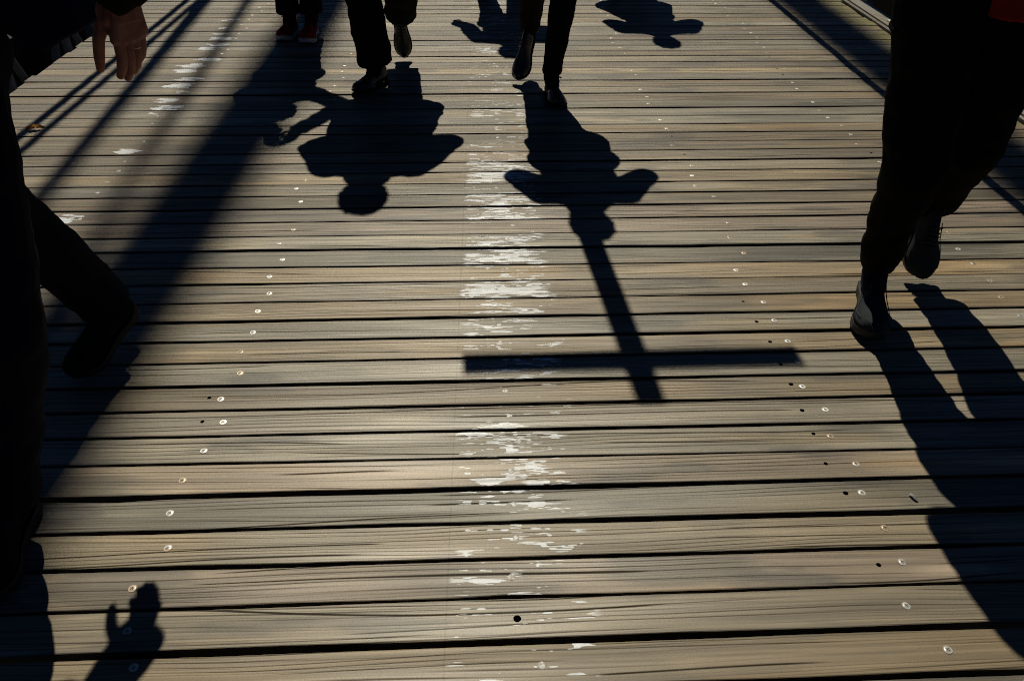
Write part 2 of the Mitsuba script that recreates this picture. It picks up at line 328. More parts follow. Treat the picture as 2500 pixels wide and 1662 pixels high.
FAR_AT = [(-1.553,3.66),(-1.544,3.561),(-1.512,3.355),(-1.516,3.139),(-1.509,3.047),(-1.515,2.94),(-1.511,2.839),(-1.507,3.046),(-1.516,2.939),(-1.511,2.839),(-1.494,2.628)]
NAILS_AT = [(0.097,0.823),(0.045,1.024),(0.057,1.126),(0.056,1.223),(0.053,1.325),(0.072,1.427),(0.054,1.523),(0.039,2.872),(0.072,2.665),(0.094,2.566),(0.07,2.459),(0.095,2.35),(0.052,2.241),(0.028,2.129),(0.039,2.037),(0.034,1.932),(0.03,1.823),(0.045,1.627),(0.049,4.471),(0.008,4.348),(0.038,4.149),(0.04,4.034),(0.05,3.712),(0.051,3.614),(0.047,3.505),(0.052,3.4)]
HOLES_AT = [(0.053,0.924),(0.831,1.729),(0.833,1.642),(0.827,1.532),(0.827,1.443),(0.819,1.334),(0.834,1.241),(0.808,2.047),(0.821,1.939),(0.831,1.834),(0.832,1.641),(0.829,1.038),(-0.743,1.611),(-0.733,1.514),(0.847,3.411),(0.862,3.202),(1.693,3.218),(1.633,4.393),(1.629,4.28),(1.649,4.598)]
holes_in = {}
for (x, y) in HOLES_AT:
    k = plank_of(x, y)
    if k is not None: holes_in.setdefault(k, []).append((x, y, 0.0085 if abs(x - 0.053) < 0.01 else rng.uniform(0.0050, 0.0068)))
plank_key, plank_top = {}, {}
for k in range(len(gaps) - 1):
    t = plank_mesh(k, 100 + k)
    for (x, y, rad) in holes_in.get(k, ()):
        c = m3.Manifold.cylinder(0.1, rad, rad * 0.9, 14).translate((x, y, -0.03 if rad < 0.008 else -0.06))
        t2 = tm(manifold_of(t) - c)
        t = t2 if len(t2.faces) else t
    v = np.asarray(t.vertices)
    pid = k - FIRST + 20 if k >= FIRST else max(0, k - FIRST + 20)
    if k - FIRST + 20 < 0: pid = 0
    pid = k - FIRST + 20
    if pid < 0: pid = 120 - pid
    ymid = (gaps[k][0] + gaps[k + 1][0]) / 2 + (gaps[k][1] + gaps[k + 1][1]) / 2 * v[:, 0]
    uv = np.stack([v[:, 0], np.clip(v[:, 1] - ymid, -0.09, 0.09) + pid], 1)
    t.faces = t.faces
    # split faces so that board edges stay crisp, keep uv per vertex
    vv = v[t.faces].reshape(-1, 3); uu = uv[t.faces].reshape(-1, 2)
    key = numbered('boardwalk__plank'); plank_key[k] = key
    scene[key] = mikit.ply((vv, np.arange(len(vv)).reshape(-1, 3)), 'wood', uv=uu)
    plank_top[k] = t
def top_at(k, x, y):
    v = np.asarray(plank_top[k].vertices)
    return v[np.abs(v[:, 0] - x) < 0.08][:, 2].max()

# screws with a cross recess, and painted-over nail heads on the centre line
def screw_head(rad=0.0088):
    d = m3.Manifold.cylinder(0.004, rad * 0.8, rad, 24) + m3.Manifold.sphere(rad * 3.0, 64).translate((0, 0, 0.0048 - rad * 3.0)).trim_by_plane((0, 0, 1), 0.004 - 0.0001)
    x = m3.CrossSection([[(-.10, -.50), (.10, -.50), (.13, -.13), (.50, -.10), (.50, .10), (.13, .13), (.10, .50), (-.10, .50), (-.13, .13), (-.50, .10), (-.50, -.10), (-.13, -.13)]]).scale((rad, rad))
    return tm(d - m3.Manifold.extrude(x, 0.02).translate((0, 0, 0.0012)))
SCREW = screw_head()
NAIL = tm(hull((V(0, 0, 0), V(.0085, .0085, .0016)), (V(0, 0, -.003), V(.0085, .0085, .001))))
rs = np.random.default_rng(5)
def put_screw(x, y, kind):
    k = plank_of(x, y)
    if k is None: return
    base = SCREW if kind == 'screw' else NAIL
    z = top_at(k, x, y)
    m = trimesh.transformations.rotation_matrix(rs.uniform(0, 6.28), (0, 0, 1)) @ trimesh.transformations.rotation_matrix(rs.uniform(-.05, .05), (1, 0, 0))
    t = base.copy(); t.apply_transform(m); t.apply_translation((x, y, z - (0.0034 if kind == 'screw' else 0.0008) + rs.uniform(-.0004, .0003)))
    key = numbered(plank_key[k] + '__' + ('screw' if kind == 'screw' else 'nail_head'))
    uv = np.zeros((len(t.vertices), 2)); uv[:, 1] = z + 0.0002
    vv = np.asarray(t.vertices)[t.faces].reshape(-1, 3)
    scene[key] = mikit.ply((vv, np.arange(len(vv)).reshape(-1, 3)), 'zinc' if kind == 'screw' else 'painted_nail', uv=np.stack([vv[:, 0], np.full(len(vv), z + 0.0002)], 1))
for (x, y) in LEFT_AT + RIGHT_AT: put_screw(x, y, 'screw')
for (x, y) in FAR_AT + NAILS_AT: put_screw(x, y, 'nail')
for k in range(3, len(gaps) - 2):      # the rows run on where people and shade hide them, and beyond
    y = (gaps[k][0] + gaps[k + 1][0]) / 2
    for x in (-1.52, -0.76, 0.03, 0.80, 1.66):
        if y > 4.55 or y < 0.75 or (x == -1.52 and y < 2.7) or (x == 1.66 and y < 1.9):
            put_screw(x + rs.uniform(-.03, .03), y + 0.016 * x + rs.uniform(-.012, .012), 'nail' if abs(x) < .1 else 'screw')

for x in (-2.30, -1.52, -0.73, 0.045, 0.85, 1.66, 2.46):
    part('boardwalk', 'joist', cat([beam((x, -1.2, -0.058), (x, 9.0, -0.058), 0.10, 0.016), beam((x, -1.2, -0.16), (x, 9.0, -0.16), 0.012, 0.188), beam((x, -1.2, -0.262), (x, 9.0, -0.262), 0.10, 0.016)]), 'dark_steel')
for y in (0.2, 3.1, 6.0, 8.9):
    part('boardwalk', 'cross_beam', beam((-2.6, y, -0.42), (2.75, y, -0.42), 0.14, 0.29), 'dark_steel')

# ------------------------------------------------------------------ railings, truss girders, cables
def railing(x, side, label):
    k = thing('railing', label, 'railing')
    xi = x
    if side > 0: part(k, 'kerb_beam', cat([beam((xi, -1.2, -0.035), (xi, 9.0, -0.035), 0.05, 0.11), beam((xi + side*0.035, -1.2, 0.026), (xi + side*0.035, 9.0, 0.026), 0.10, 0.010)]), 'painted_steel')
    else: part(k, 'kerb_beam', beam((xi, -1.2, -0.10), (xi, 9.0, -0.10), 0.05, 0.13), 'dark_steel')
    for y in np.arange(-0.9, 9.1, 1.52):
        p = part(k, 'post', beam((xi + side*0.055, y, 0.031 if side > 0 else -0.16), (xi + side*0.055, y, 1.10), 0.05, 0.05, up=(0, 1, 0)), 'painted_steel')
        if side > 0: part(p, 'base_plate', beam((xi + side*0.06, y - 0.09, 0.036), (xi + side*0.06, y + 0.09, 0.036), 0.085, 0.010), 'pale_steel')
    for z, r in ((1.12, 0.026), (0.78, 0.014), (0.44, 0.014)):
        part(k, 'rail', tube([(xi + side*0.055, yy, z) for yy in np.linspace(-1.2, 9.0, 12)], r, 12), 'painted_steel', smooth=40)
    return k
railing(EDGE_R + 0.035, 1, 'painted steel railing with low kerb beam along the right edge of the walkway')
railing(EDGE_L - 0.035, -1, 'painted steel railing with low kerb beam along the left edge of the walkway')
def truss(x, side, label):
    k = thing('truss_girder', label, 'girder')
    for z, h in ((-0.02, 0.08), (-1.65, 0.14)):
        part(k, 'chord', cat([beam((x - .07, -4, z), (x - .07, 16, z), 0.02, h), beam((x + .07, -4, z), (x + .07, 16, z), 0.02, h), beam((x, -4, z + h/2 + .006), (x, 16, z + h/2 + .006), 0.17, 0.010)]), 'dark_steel')
    part(k, 'added_backing', beam((x + side * .13, -4, -0.86), (x + side * .13, 16, -0.86), 0.012, 1.66), 'dark_steel')  # added plate, keeps the view between the lattice bars dark
    part(k, 'added_floor_plate', beam((x - side * .32, -4, -0.62), (x - side * .32, 16, -0.62), 0.62, 0.02), 'dark_steel')  # added near-black plate, covers the sunlit road beside the deck
    for i, y in enumerate(np.arange(-4, 16, 0.8)):
        part(k, 'web_bar', beam((x, y, -1.575), (x, y, -0.065), 0.05, 0.05, up=(0, 1, 0)), 'pale_steel')
        part(k, 'lattice_bar', beam((x - .035, y + .03, -1.56), (x - .035, y + 0.77, -0.08), 0.012, 0.055, up=(1, 0, 0)), 'pale_steel')
        part(k, 'lattice_bar', beam((x + .035, y + 0.77, -1.56), (x + .035, y + .03, -0.08), 0.012, 0.055, up=(1, 0, 0)), 'pale_steel')
truss(-2.86, -1, 'pale latticed steel girder beyond the left edge of the walkway')
truss(3.35, 1, 'pale latticed steel girder beyond the right edge of the walkway')

def cable(name, pts, r, label, cat_='cable', group=None):
    k = thing(name, label, cat_, group)
    scene[k] = mikit.ply(tube(pts, r, 20), 'cable_wrap', smooth=50)
OFF = math.cos(_e) / math.sin(_e)
def shade_from(xs_, ys_, h):           # the point h above the deck whose shade falls at (x, y)
    return V(xs_ - OFF * math.sin(_a) * h, ys_ + OFF * math.cos(_a) * h, h)
for xs_, lab in ((-1.12, 'thick main suspension cable above the left half of the walkway, casting its broad shade'), (2.27, 'thick main suspension cable above the right edge of the walkway, casting its broad shade')):
    c = shade_from(xs_, 2.5, 19.0)
    cable('suspension_cable', [c + V(0, yy, 0.004 * yy * yy / 10) for yy in np.linspace(-40, 60, 40)], 0.205, lab)
# thin wire ropes: two run level along the left edge, the others are steep stays
for (xs_, ys_, h, r, m, lab) in (
        (-2.075, 4.2, 2.5, 0.024, None, 'thin wire rope nearest the left railing, level with the walkway'),
        (-1.993, 3.8, 3.2, 0.024, None, 'second thin level wire rope in from the left railing'),
        (2.06, 5.0, 1.9, 0.024, None, 'thin level wire rope beside the right railing'),
        (-1.84, 4.23, 5.0, 0.026, 3.85, 'steep wire stay over the left side, nearest to the level ropes'),
        (-1.80, 4.23, 8.5, 0.030, 3.85, 'steep wire stay over the left side, middle one of three'),
        (-1.53, 4.23, 11.0, 0.040, 3.85, 'steep wire stay over the left side, nearest the main cable')):
    c = shade_from(xs_, ys_, h)
    if m is None: pts = [c + V(0, yy, 0) for yy in np.linspace(-60, 60, 16)]
    else: pts = [c + V(0, 1, m) * u for u in np.linspace(-(h - .3) / m, 3.5, 12)] if False else [c + V(0, 1, m) * u for u in np.linspace(-(h - .3) / m, 3.5, 12)]
    cable('wire_rope', pts, r, lab)

# ------------------------------------------------------------------ people
HAND_RING = []
def hand_parts(wrist, d, back, thumb, curl=(45, 50, 25), spread=6.0, size=0.185, thumb_open=22.0, thumb_curl=12.0, thumb_in=0.0, even=False, thumb_len=1.0):
    """Balls-and-hulls of a hand: d points along the fingers, back is the back of the hand, thumb the thumb's side."""
    d = unit(d); back = unit(back - np.dot(back, d) * d); t = unit(np.cross(d, back)); t = t if np.dot(t, thumb) > 0 else -t
    s = size / 0.185
    at = lambda x, y, z=0.0: wrist + (d * y + t * x + back * z) * s
    ms = []
    P = lambda *b: ms.append(hull(*[(at(*c), r * s) for c, r in b]))
    P(((-.018, -.03), .019), ((.018, -.03), .019), ((-.026, .055), .0145), ((.024, .055), .0150))
    P(((-.026, .045), .0140), ((.024, .045), .0145), ((-.034, .082), .0110), ((-.010, .090), .0118), ((.012, .092), .0120), ((.033, .088), .0115))
    P(((.018, .015, -.006), .016), ((.036, .052, -.008), .012), ((.024, .065, -.004), .011))
    if thumb_in:
        P(((.010, .005, -.004), .019), ((.026, .030, -.004 - thumb_in * .6), .0165), ((.020, .060, -.006), .013))
        P(((.026, .030, -.004 - thumb_in * .6), .0165), ((.032, .060, -.006 - thumb_in), .0135), ((.024, .078, -.006), .0125))
    for k, (x, y, L, r, cf) in enumerate(((.033, .090, .072, .0094, .92), (.0115, .095, .080, .0097, 1.0), (-.0105, .092, .075, .0093, 1.06), (-.031, .083, .060, .0083, 1.15))):
        if even: cf, L, x, r = 1.0 + .10 * k, L * (1.02, .97, .97, 1.06)[k], x * .84, r * 1.13
        yaw = math.radians((1.5 - k) * spread)
        dd = unit(d * math.cos(yaw) + t * math.sin(yaw)); p = at(x, y); ang = 0.0
        for L_, c, ra, rb in ((.46, curl[0], r * 1.08, r), (.30, curl[1], r, r * .93), (.24, curl[2], r * .93, r * .78)):
            ang += math.radians(c * cf)
            q = p + (dd * math.cos(ang) - back * math.sin(ang)) * L * L_ * s
            ms.append(hull((p, ra * s), (q, rb * s)))
            if k == 2 and L_ == .46: HAND_RING.append(((p + q) / 2, unit(q - p)))
            p = q
    a1 = math.radians(thumb_open)
    p = at(.032, .056, -.006 - thumb_in) if thumb_in else at(.030, .030, -.006)
    for L_, ang, ra, rb in ((.042, a1 + .25, .0145, .0115), (.034, a1 - math.radians(thumb_curl), .0115, .0105), (.028, a1 - math.radians(2.2 * thumb_curl), .0108, .0080)):
        q = p + (d * math.cos(ang) + t * math.sin(ang) * 0.85 - back * 0.22) * L_ * s * thumb_len * (.80 if thumb_in else 1.0)
        ms.append(hull((p, ra * s), (q, rb * s))); p = q
    return ms

def head_mesh(c, face, scale=1.0):
    """Head ball with brow, nose, cheeks, chin, lips and ears; c its centre, face the way it looks."""
    f = unit(face); s = unit(np.cross(f, (0, 0, 1))); u = np.cross(s, f)
    M = np.stack([s, f, u], 1)
    B = lambda p, r: (c + M @ (V(*p) * scale), (np.abs(M) @ (np.broadcast_to(V(1, 1, 1) * np.asarray(r), 3))) * scale)
    ms = [hull(B((0, -.012, .03), (.074, .088, .085)), B((0, .012, -.02), (.066, .074, .075)), B((0, .050, -.085), (.026, .022, .022))),
          hull(B((0, .090, .018), .010), B((0, .112, -.018), .012), B((0.012, .092, -.026), .010), B((-.012, .092, -.026), .010)),
          hull(B((-.04, .078, .036), .012), B((.04, .078, .036), .012)),
          hull(B((-.020, .084, -.056), .009), B((.020, .084, -.056), .009), B((0, .091, -.052), .009)),
          hull(B((-.018, .082, -.066), .009), B((.018, .082, -.066), .009), B((0, .088, -.068), .009))]
    for q in (-1, 1):
        ms.append(hull(B((q * .076, -.012, .018), (.007, .016, .016)), B((q * .080, -.022, .012), (.006, .014, .026)), B((q * .074, -.008, -.026), (.006, .009, .011))))
    return ms

def sole_outline(L, W, n=40, grow=0.0):
    y = np.linspace(0, 1, n)
    half = np.interp(y, [0, .03, .08, .2, .35, .5, .65, .75, .85, .93, .97, 1], [0.0, .36, .56, .66, .62, .70, .90, .96, .88, .66, .42, 0.0]) * W / 2 + 0
    mid = np.interp(y, [0, .3, .6, 1], [0, -.004, .003, .008])
    return y * L, half, mid
def make_shoe(parent, heel, toe, inner, kind, roll=0.0):
    """A shoe as child of parent. heel, toe: the two ends of its sole; inner: +1 if the big toe lies towards +x of the shoe."""
    heel, toe = V(*heel), V(*toe); L = np.linalg.norm(toe - heel); d = (toe - heel) / L
    s = unit(np.cross(d, (0, 0, 1))); u = np.cross(s, d)
    if roll: s, u = s * math.cos(roll) + u * math.sin(roll), u * math.cos(roll) - s * math.sin(roll)
    W = {'dress': .100, 'run': .108, 'canvas': .104, 'walk': .106}[kind]
    hs = {'dress': .012, 'run': .026, 'canvas': .024, 'walk': .024}[kind]
    y, half, mid = sole_outline(L, W); mid = mid * inner
    spring = 0.020 * np.clip((y / L - .72) / .28, 0, 1) ** 2
    # upper
    top = np.interp(y / L, [0, .02, .06, .16, .30, .40, .55, .70, .84, .94, 1], [.045, .078, .088, .088, .092, .086, .066, .052, .045, .034, .010])
    if kind == 'run': top = top * 1.06
    n, m = len(y), 18; vs = []
    for k in range(n):
        ph = np.linspace(0, np.pi, m); pw = 0.78
        x = np.sign(np.cos(ph)) * np.abs(np.cos(ph)) ** pw * half[k] * 0.96 + mid[k]
        lean = 1 - 0.30 * np.clip(np.sin(ph), 0, 1) * np.interp(y[k] / L, [0, .35, .7, 1], [1, 1, .2, 0])
        x = (x - mid[k]) * lean + mid[k]
        z = hs * .8 + spring[k] + np.sin(ph) ** 0.8 * (top[k])
        yy = np.full(m, y[k]) + (0.006 * np.sin(ph) if k == 0 else 0)
        vs.append(np.stack([x, yy, z], 1))
    v = np.vstack(vs); f = []
    for k in range(n - 1):
        for j in range(m):
            a, b = k * m + j, k * m + (j + 1) % m
            f += [(a, b, b + m), (a, b + m, a + m)]
    up = trimesh.Trimesh(v, f, process=False)
    up.merge_vertices(); up.fill_holes(); up.fix_normals()
    trimesh.smoothing.filter_taubin(up, lamb=.5, nu=.53, iterations=4)
    M = np.eye(4); M[:3, 0], M[:3, 1], M[:3, 2], M[:3, 3] = s, d, u, heel
    def put(t): t = t.copy(); t.apply_transform(M); return t
    mats = {'dress': ('black_leather', 'black_rubber', 'black_leather'), 'run': ('grey_mesh', 'grey_rubber', 'lace_cloth'), 'canvas': ('red_canvas', 'white_rubber', 'lace_cloth'), 'walk': ('charcoal_wool', 'black_rubber', 'lace_cloth')}[kind]
    lab = {'dress': 'black leather dress shoe', 'run': 'grey running shoe with dark laces', 'canvas': 'dark red canvas sneaker with off-white rubber sole', 'walk': 'dark sneaker'}[kind]
    key = part(parent, 'shoe', put(up), mats[0], smooth=50, label=lab)
    # sole: outline lofted from tread to welt
    g = 0.003 if kind != 'dress' else 0.004
    rings = []
    for (z0, dx) in ((0.0, -.003), (.004, g), (hs * .9, g), (hs, g - .002)):
        a = np.stack([mid + (half + dx * (half > .001)), y + np.where(y < L * .5, -1, 1) * 0.0, z0 + spring], 1)
        b = np.stack([mid - (half + dx * (half > .001)), y, z0 + spring], 1)[::-1]
        rings.append(np.vstack([a, b[1:-1]]))
    mm = len(rings[0]); v = np.vstack(rings); f = []
    for k in range(3):
        for j in range(mm):
            a, b = k * mm + j, k * mm + (j + 1) % mm
            f += [(a, b, b + mm), (a, b + mm, a + mm)]
    nn = n
    for base, flip in ((0, False), (3 * mm, True)):
        for j in range(nn - 1):
            l0, l1 = base + j, base + j + 1
            r0 = base + (mm - j) % mm if j > 0 else base; r1 = base + mm - (j + 1) if j + 1 < nn - 1 else base + nn - 1
            for tri in ((l0, l1, r1), (l0, r1, r0)):
                if len(set(tri)) == 3: f.append(tri if flip else tri[::-1])
    so = trimesh.Trimesh(v, f, process=False); so.fix_normals()
    part(key, 'sole', put(so), mats[1], smooth=35)
    if kind == 'dress':
        part(key, 'heel', put(tm(hull((V(-.022, .012, -.002), .006), (V(.022, .012, -.002), .006), (V(-.026, .055, -.002), .006), (V(.026, .055, -.002), .006)))), 'black_rubber')
    # laces, bow and a stitched overlay line
    zt = lambda yy: np.interp(yy, y, hs * .8 + spring + top)
    lc = []
    for q in np.linspace(.36, .58, 5):
        yy = q * L; z = zt(yy); w = .020
        lc.append(tube([(-w, yy, z - .008), (-w * .5, yy + .003, z + .001), (w * .5, yy - .002, z + .001), (w, yy, z - .008)], .0023, 6))
    for sg in (-1, 1) if kind != 'run' else ():
        a = np.linspace(0, 2 * np.pi, 12)
        lc.append(tube(np.stack([sg * (.016 + .014 * (1 - np.cos(a))), .345 * L + .010 * np.sin(a), zt(.345 * L) + .004 + .004 * np.sin(a * .5) - .010 * (1 - np.cos(a)) * .5], 1), .0020, 6))
        lc.append(tube([(sg * .004, .35 * L, zt(.35 * L) + .004), (sg * .02, .39 * L, zt(.39 * L) + .002), (sg * .036, .42 * L, zt(.42 * L) - .014)], .0019, 6))
    part(key, 'lace', put(cat(lc)), mats[2], smooth=50)
    if kind in ('run', 'canvas'):
        ov = []
        for sg in (-1, 1):
            line = []
            for q in np.linspace(.30, .86, 16):
                yy = q * L; h_ = np.interp(yy, y, half); ph = np.interp(q, [.30, .45, .7, .86], [.95, .70, .42, .62])
                line.append((sg * np.cos(ph) ** .78 * h_ * .985 + np.interp(yy, y, mid), yy, hs * .8 + np.interp(yy, y, spring) + np.sin(ph) ** .8 * np.interp(yy, y, top) + .001))
            ov.append(tube(line, .0016, 6))
        part(key, 'seam', put(cat(ov)), mats[1] if kind == 'run' else mats[0], smooth=50)
    return key

def sleeve(parts_, sh, el, wr, r):
    parts_ += [hull((sh, r * 1.25), (el, r * 1.02)), hull((el, r * 1.02), (wr, r * .86))]
def person(label, J, look, seed=0):
    """J: joints in metres. Sides: 'p' lies towards +x, 'm' towards -x. Everybody walks towards -y."""
    k = thing('person', label, 'person', None)
    face = V(*J.get('face', (0, -1, 0)))
    H_, C_, P_ = V(*J['head']), V(*J['chest']), V(*J['pelvis'])
    neck = V(*J.get('neck', C_ * .12 + (H_ + V(0, .02, -.11)) * .88))
    jt = lambda n: V(*J[n])
    # body: one continuous skin
    ms = head_mesh(H_, face, J.get('head_scale', 1.0))
    ms += [hull((H_ + V(0, .015, -.07), .052), (neck, .054)), hull((neck, .054), (C_ + V(0, .01, .03), .075)), hull((jt('sh_p'), .062), (jt('sh_m'), .062), (C_ + V(0, 0, -.10), (.14, .085, .10))),
           hull((C_ + V(0, 0, -.10), (.14, .085, .10)), (P_ + V(0, 0, .08), (.12, .08, .08))), hull((P_ + V(0, 0, .08), (.12, .08, .08)), (P_, (.13, .09, .08)))]
    for q in 'pm':
        ms += [hull((jt('sh_' + q), .052), (jt('el_' + q), .038)), hull((jt('el_' + q), .038), (jt('wr_' + q), .026)),
               hull((jt('hip_' + q), .078), (jt('kn_' + q), .042)), hull((jt('kn_' + q), .042), (jt('an_' + q), .028)), hull((jt('an_' + q), .028), (jt('foot_' + q), (.026, .026, .018)))]
    body = soft(union(ms), .016, 8)
    hands = []
    for q in 'pm':
        h = J.get('hand_' + q, {})
        d = V(*h.get('d', jt('wr_' + q) - jt('el_' + q))); sx = 1 if q == 'p' else -1
        hm = union(hand_parts(jt('wr_' + q), d, V(*h.get('back', (sx, -.3, 0))), V(*h.get('thumb', (-.3 * sx, -1, 0))), h.get('curl', (25, 30, 18)), size=h.get('size', .185), spread=h.get('spread', 5.0), thumb_open=h.get('thumb_open', 24.), thumb_in=h.get('thumb_in', 0.), thumb_curl=h.get('thumb_curl', 12.), even=h.get('even', False), thumb_len=h.get('thumb_len', 1.0)))
        hands.append(manifold_of(soft(hm, .0034 if h.get('fine') else .007, 5)))
    try: body = tm(manifold_of(body) + hands[0] + hands[1])
    except Exception: body = cat([body] + [tm(h) for h in hands])
    part(k, 'body', body, 'skin', smooth=55)
    f = unit(face); sd = unit(np.cross(f, (0, 0, 1)))
    for sg in (-1, 1):
        part(k, 'eye', trimesh.creation.icosphere(2, .0125).apply_translation(H_ + f * .078 + sd * sg * .031 + V(0, 0, .012)), 'eye_white', smooth=True)
    # hair: a cap over the skull
    hs_ = J.get('head_scale', 1.0)
    M = [hull((H_ + V(0, 0, .045) * hs_ - f * .018, V(.084, .094, .082) * hs_), (H_ - f * .045 + V(0, 0, -.015), V(.076, .060, .062) * hs_))]
    if J.get('long_hair'): M.append(hull((H_ - f * .055, (.085, .05, .07)), (H_ - f * .07 + V(0, 0, -.20), (.095, .04, .05))))
    cut = hull((H_ + f * .11 * hs_ + V(0, 0, -.06), (.075, .075, .095)))
    hr = soft(union(M) - cut, .012, 4)
    part(k, 'hair', folds(hr, .010, (28, 28, 24), seed), look.get('hair', 'dark_hair'), smooth=60)
    # trousers
    legs = []
    rt = J.get('trouser', (.098, .078, .066))
    for q in 'pm':
        rt = J.get('trouser_' + q, J.get('trouser', (.098, .078, .066)))
        an, kn, hip = jt('an_' + q), jt('kn_' + q), jt('hip_' + q)
        hem = kn + (an - kn) * J.get('hem_' + q, .88); ax = unit(an - kn)
        calf = kn + (an - kn) * .45 + V(*J.get('calf_' + q, (0, .012, 0)))
        leg = hull((hip, rt[0]), (kn, rt[1])) + hull((kn, rt[1]), (calf, (rt[1] + rt[2]) * .5)) + hull((calf, (rt[1] + rt[2]) * .5), (hem + ax * .06, rt[2]))
        if J.get('flare'): leg = leg + hull((calf, (rt[1] + rt[2]) * .45), (hem, rt[2] + J['flare']), (hem + ax * .04, rt[2] + J['flare']))
        leg = leg.trim_by_plane(tuple(-ax), float(np.dot(-ax, hem)))
        legs.append(leg)
    seat = hull((P_ + V(-.09, .02, .02), .11), (P_ + V(.09, .02, .02), .11), (jt('hip_p'), .10), (jt('hip_m'), .10))
    tr = soft(union(legs + [seat]), .011, 7)
    tr = folds(tr, J.get('fold', .009), (9, 9, 15), seed + 3)
    part(k, 'trousers', tr, look['trousers'], smooth=60)
    # jacket
    z0 = J.get('hem', P_[2] - .02); w = J.get('bulk', 1.0)
    g = lambda v: np.asarray(v) * V(w, min(w, 1.25), min(w, 1.25))
    g2 = lambda v: np.asarray(v) * V(min(w, 1.45), min(w, 1.2), min(w, 1.2))
    js = [hull((jt('sh_p') + V(-.015, 0, -.03), .070 * min(w, 1.1)), (jt('sh_m') + V(.015, 0, -.03), .070 * min(w, 1.1)), (C_ + V(0, .01, .03), (.10, .085, .06)), (C_ + V(0, 0, -.12), g2((.165, .115, .10)))),
          hull((C_ + V(0, 0, -.12), g2((.165, .115, .10))), (P_ + V(0, 0, .10), g((.155, .115, .09))))]
    fl = J.get('skirt', .0)
    js.append(hull((P_ + V(0, 0, .10), g((.155, .115, .09))), (V(P_[0], P_[1], z0) + V(*J.get('skirt_off', (0, 0, 0))), (.165 * w + fl, .12 * min(w, 1.25) + fl * .8, .06))))
    js.append(hull((neck + V(0, .01, -.045), J.get('collar', .066)), (C_ + V(0, .015, .045), (.11, .09, .045))))
    if J.get('hood'): js.append(hull((neck + V(-.06, .07, -.03), .05), (neck + V(.06, .07, -.03), .05), (neck + V(0, .10, -.10), .06)))
    sl = []
    for q in 'pm':
        a, b, c = jt('sh_' + q), jt('el_' + q), jt('wr_' + q)
        cu = b + (c - b) * J.get('cuff', .97); ax = unit(c - b); r = J.get('sleeve', .056)
        arm = hull((a + V(0, 0, -.02), r * 1.22), (b, r * 1.05)) + hull((b, r * 1.05), (cu + ax * .05, r * J.get('cuff_w', .86)))
        sl.append(arm.trim_by_plane(tuple(-ax), float(np.dot(-ax, cu))) if np.dot(a - cu, ax) < 0 and np.dot(b - cu, ax) < -.1 else arm)
    main = union(js).trim_by_plane((0, 0, 1), z0)
    jk = soft(union([main] + sl), .012, 7)
    jk = folds(jk, J.get('jfold', .009), (13, 13, 17), seed + 8)
    part(k, 'jacket', jk, look['jacket'], smooth=60, label=look.get('jacket_label'))
    for q in 'pm':
        make_shoe(k, J['shoe_' + q][0], J['shoe_' + q][1], -1 if q == 'p' else 1, look['shoe'])
        an = jt('an_' + q); kn = jt('kn_' + q)
        part(k, 'sock', soft(hull((an + (kn - an) * .35, .043), (an, .039)) + hull((an, .039), (an * .5 + jt('foot_' + q) * .5, .034)), .012, 3), look.get('sock', 'navy_sock'), smooth=50)
    return k
def joints(pelvis, chest, head, sh=.19, **kw):
    p, c = V(*pelvis), V(*chest)
    J = dict(pelvis=pelvis, chest=chest, head=head, hip_p=p + V(.09, 0, -.03), hip_m=p + V(-.09, 0, -.03), sh_p=c + V(sh, 0, .0), sh_m=c + V(-sh, 0, .0))
    J.update(kw)
    for q in 'pm': J.setdefault('foot_' + q, tuple(V(*J['shoe_' + q][0]) * .42 + V(*J['shoe_' + q][1]) * .58 + .030 * unit(np.cross(np.cross(V(*J['shoe_' + q][1]) - V(*J['shoe_' + q][0]), (0, 0, 1)), V(*J['shoe_' + q][1]) - V(*J['shoe_' + q][0])))))
    return J

# the bearer of the cross, middle of the walkway, seen from the knees down
A = joints((.33, 3.93, .97), (.325, 3.93, 1.40), (.315, 3.90, 1.66), sh=.165,
           kn_p=(.37, 3.87, .52), an_p=(.327, 3.93, .10), shoe_p=((.325, 4.00, .004), (.350, 3.735, .004)),
           kn_m=(.235, 4.03, .50), an_m=(.230, 4.29, .20), shoe_m=((.238, 4.28, .232), (.182, 4.118, .012)),
           el_p=(.60, 3.95, 1.20), wr_p=(.375, 3.76, 1.20), el_m=(.075, 3.95, 1.20), wr_m=(.245, 3.76, 1.10),
           hand_p=dict(d=(-.9, -.25, .1), back=(.2, -.9, .2), thumb=(.2, 0, 1), curl=(70, 70, 40)), hand_m=dict(d=(.9, -.25, .1), back=(-.2, -.9, .2), thumb=(-.2, 0, 1), curl=(70, 70, 40)),
           trouser=(.095, .068, .046), collar=.082, hem=.72, skirt=.03, bulk=1.0, hem_m=.86, hem_p=.95)
person('person in black trousers and leather shoes carrying the tall cross, one heel raised', A, dict(trousers='black_wool', jacket='black_wool', shoe='dress', hair='dark_hair', sock='black_wool'), 1)
cr = thing('wooden_cross', 'tall wooden cross of square beams held upright by the person in the middle', 'cross')
part(cr, 'upright_beam', beam((.291, 3.735, .98), (.322, 3.735, 2.655), .080, .06, up=(0, 1, 0), chamfer=.08), 'cross_wood')
part(cr, 'cross_beam', beam((-.174, 3.70, 2.426), (.797, 3.70, 2.400), .045, .070, up=(0, 0, 1), chamfer=.08), 'cross_wood')

